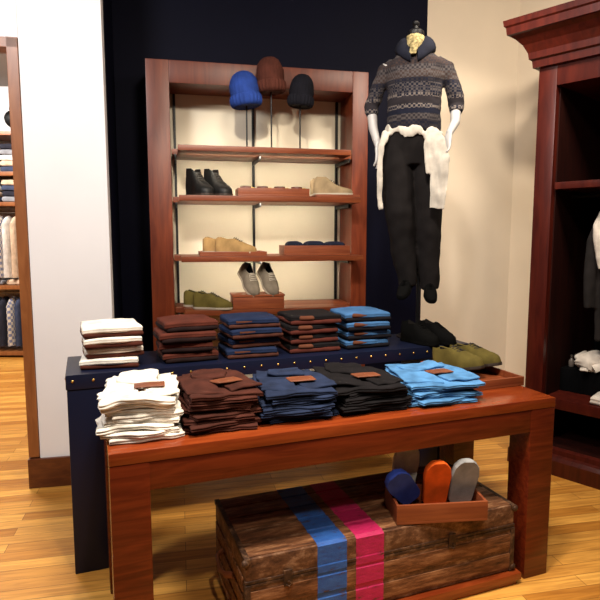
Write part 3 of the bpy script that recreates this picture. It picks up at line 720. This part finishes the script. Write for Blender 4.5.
obj('body', slab(.40, .24, .125, 91, .07, .01, 22), M_ws, s)
bm = bmesh.new(); tube(bm, [(-.08, -.10, .05), (-.12, -.125, .035), (-.15, -.13, .02), (-.19, -.125, .018)], [(.045, .018), (.045, .016), (.04, .014), (.035, .012)], 12); obj('sleeve', bm, M_ws, s)
s = thing('glass_bottle', 'small stoppered bottle on the black riser beside the crumpled shirt', 'bottle', wr(.175, .33, RZ), 0)
obj('body', lathe(bmesh.new(), [(.016, 0), (.019, .006), (.019, .04), (.014, .05), (.009, .056), (.008, .066)], 20), plain('smoky_glass', (.12, .10, .09), .15), s)
obj('stopper', lathe(bmesh.new(), [(.010, .067), (.012, .071), (.012, .082), (.005, .088)], 16), M_chrome, s)
s = thing('folded_shirt', 'small white folded shirt at the front edge of the lower wardrobe shelf', 'shirt', wr(.52, .14, .501), WA)
obj('body', slab(.24, .2, .06, 95, .012, .008), M_ws, s)
bm = bmesh.new(); tube(bm, [(-.05, -.03, .06), (-.03, .01, .063), (0, .025, .064), (.03, .01, .063), (.05, -.03, .06)], [(.016, .006)]*5, 10, Vector((0, 0, 1))); obj('collar', bm, M_ws, s)

# ------------------------------------------------------------------ neighbouring room
F0 = Vector((-4.93, 7.35, 0)); f = thing('clothes_rack_unit', 'wooden clothes unit in the far room, seen through the doorway', 'shelf unit', F0)
FW = 1.45
obj('back_panel', B(0, FW, .47, .5, 0, 2.95, 0), M_white, f)
for x in (0, FW-.05): obj('side_panel', B(x, x+.05, 0, .469, 0, 2.95, .004), W_trim, f)
for z in (.08, .95, 2.02, 2.40, 2.90): obj('shelf', B(.051, FW-.051, .0, .469, z-.05, z, .004), W_trim, f)
obj('rail', tube(bmesh.new(), [(.051, .2, 1.90), (FW-.051, .2, 1.90)], .014, 12, Vector((0, 0, 1))), M_chrome, f)
obj('rail', tube(bmesh.new(), [(.051, .2, .84), (FW-.051, .2, .84)], .014, 12, Vector((0, 0, 1))), M_chrome, f)
FP = [(.6, .56, .52), (.04, .05, .09), (.22, .22, .24), (.55, .40, .28), (.02, .02, .03)]
FN = ['white', 'navy', 'grey', 'tan', 'black']
def checked(name, c0, c1, sc):
    m, nt, b = nodes(name); tc = nt.nodes.new('ShaderNodeTexCoord'); ck = nt.nodes.new('ShaderNodeTexChecker')
    ck.inputs['Scale'].default_value = sc; ck.inputs['Color1'].default_value = (*c0, 1); ck.inputs['Color2'].default_value = (*c1, 1)
    nt.links.new(tc.outputs['Object'], ck.inputs['Vector']); nt.links.new(ck.outputs['Color'], b.inputs['Base Color']); b.inputs['Roughness'].default_value = .9
    return m
FM = [fabric('far_'+a, b) for a, b in zip(FN, FP)]+[checked('far_check', (.6, .52, .42), (.16, .17, .26), 26)]
FN = FN+['checked']
ki = 0
for zi, z in enumerate((2.40, 2.02, .95)):
    for xi, x in enumerate((.92, 1.24)):
        for li in range(5 if zi < 1 else (4 if zi < 2 else 1)):
            ci = (xi+li*2+zi) % 5; hh = .072
            lab = '%s folded garment in the far room, %s shelf, %s column, %s layer' % (FN[ci], ['top', 'middle', 'bottom'][zi], ['left', 'right'][xi], ['lowest', 'second', 'third', 'fourth', 'fifth'][li])
            o = obj('folded_garment', slab(.29, .3, hh, ki, .008, .01, 6), FM[ci], None, loc=F0+Vector((x, .2, z+.001+li*hh*.98)))
            tag(o, lab, 'garment', 'folded garments in the far room'); ki += 1
for row, (z, Lg) in enumerate(((1.91, .86), (.85, .70))):
    for i in range(6):
        x = .80+i*.105; ci = [0, 3, 5, 0, 3, 5][i] if row == 0 else [1, 2, 4, 5, 1, 4][i]
        s = thing('hanging_garment', '%s garment on the %s rail of the far room, %s from the left' % (FN[ci], ['upper', 'lower'][row], ['first', 'second', 'third', 'fourth', 'fifth', 'sixth'][i]), 'garment', F0+Vector((x, .2, z)), 0, 'garments on the far room rails')
        bm = tube(bmesh.new(), [(0, 0, -.06), (0, 0, -.1), (0, 0, -.18), (0, 0, -.5), (0, 0, -Lg)], [(.02, .03), (.035, .12), (.045, .19), (.045, .19), (.05, .2)], 16)
        obj('cloth', bm, FM[ci], s)
        obj('hook', tube(bmesh.new(), [(0, 0, -.06), (0, 0, .01), (0, .012, .015), (0, .018, .0)], .003, 6), M_chrome, s)
s = thing('handbag', 'black bag on top of the far room clothes unit', 'bag', F0+Vector((1.27, .22, 2.951)))
obj('body', slab(.26, .16, .26, 120, .012, 0), SU_black, s)
obj('strap', tube(bmesh.new(), [(-.08, 0, .25), (-.06, 0, .36), (0, 0, .4), (.06, 0, .36), (.08, 0, .25)], .009, 10, Vector((0, 1, 0))), SU_black, s)

# ------------------------------------------------------------------ lights
def area(loc, target, size, power, col):
    l = bpy.data.lights.new('area_light', 'AREA'); l.energy = power; l.color = col; l.shape = 'DISK'; l.size = size
    o = bpy.data.objects.new('area_light', l); C.objects.link(o); o.location = loc
    o.rotation_euler = (Vector(target)-Vector(loc)).to_track_quat('-Z', 'Y').to_euler(); return o
def spot(loc, target, power, ang, col, blend=.6, rad=.06):
    l = bpy.data.lights.new('spot_light', 'SPOT'); l.energy = power; l.color = col; l.spot_size = R(ang); l.spot_blend = blend; l.shadow_soft_size = rad
    o = bpy.data.objects.new('spot_light', l); C.objects.link(o); o.location = loc
    o.rotation_euler = (Vector(target)-Vector(loc)).to_track_quat('-Z', 'Y').to_euler(); return o
warm = (1, .87, .71); neu = (1, .94, .88); cool = (1, .97, .95)
area((.2, 1.6, 3.5), (.1, 2.2, 0), .5, 84, warm)
area((-1.6, 1.4, 3.5), (-1.5, 3.2, 1.3), .6, 86, cool)
area((1.7, 2.6, 3.5), (1.9, 4.6, 1.2), .5, 54, warm)
spot((-.35, 1.2, 3.2), uni(.80, .3, 1.75), 330, 30, warm)
for z in SH[:3]:                                      # added fill lights to brighten the dim shelf bays, not real fittings
    l = bpy.data.lights.new('shelf_fill_light', 'AREA'); l.shape = 'RECTANGLE'; l.size = 1.1; l.size_y = .02; l.energy = 4.2; l.color = (1, .88, .68)
    o = bpy.data.objects.new('shelf_fill_light', l); C.objects.link(o); o.location = uni(.80, -.06, z-.045)
    tgt = uni(.80, .33, z-.30); zq = (o.location-tgt).normalized(); xq = eu.copy(); yq = zq.cross(xq)
    o.rotation_euler = Matrix((xq, yq, zq)).transposed().to_euler()
spot((.3, 1.7, 3.5), (.70, 3.4, 2.2), 115, 34, neu)
spot((-.1, 1.3, 3.5), tab(.7, .3, .86), 185, 50, warm)
spot((.5, 1.2, 3.5), tab(1.5, .3, .86), 105, 40, warm)
spot((1.0, 3.0, 3.5), uni(2.4, .36, 1.5), 150, 70, warm)
spot((.25, .6, 2.6), tab(.9, .0, .3), 90, 50, warm)
area((-3.9, 5.6, 3.5), (-4.0, 7.3, 1.2), .8, 200, neu)
area((-2.6, 4.9, 3.5), (-2.6, 5.0, 0), .8, 100, warm)
wd = bpy.data.worlds.new('world'); S.world = wd; wd.use_nodes = True
wd.node_tree.nodes['Background'].inputs['Color'].default_value = (.95, .85, .75, 1)
wd.node_tree.nodes['Background'].inputs['Strength'].default_value = .03

cam = bpy.data.cameras.new('camera'); co = bpy.data.objects.new('camera', cam); C.objects.link(co)
co.location = (0, 0, H); co.rotation_euler = (PI/2-PITCH, 0, 0); cam.sensor_width = 36; cam.lens = F/600*36
S.camera = co
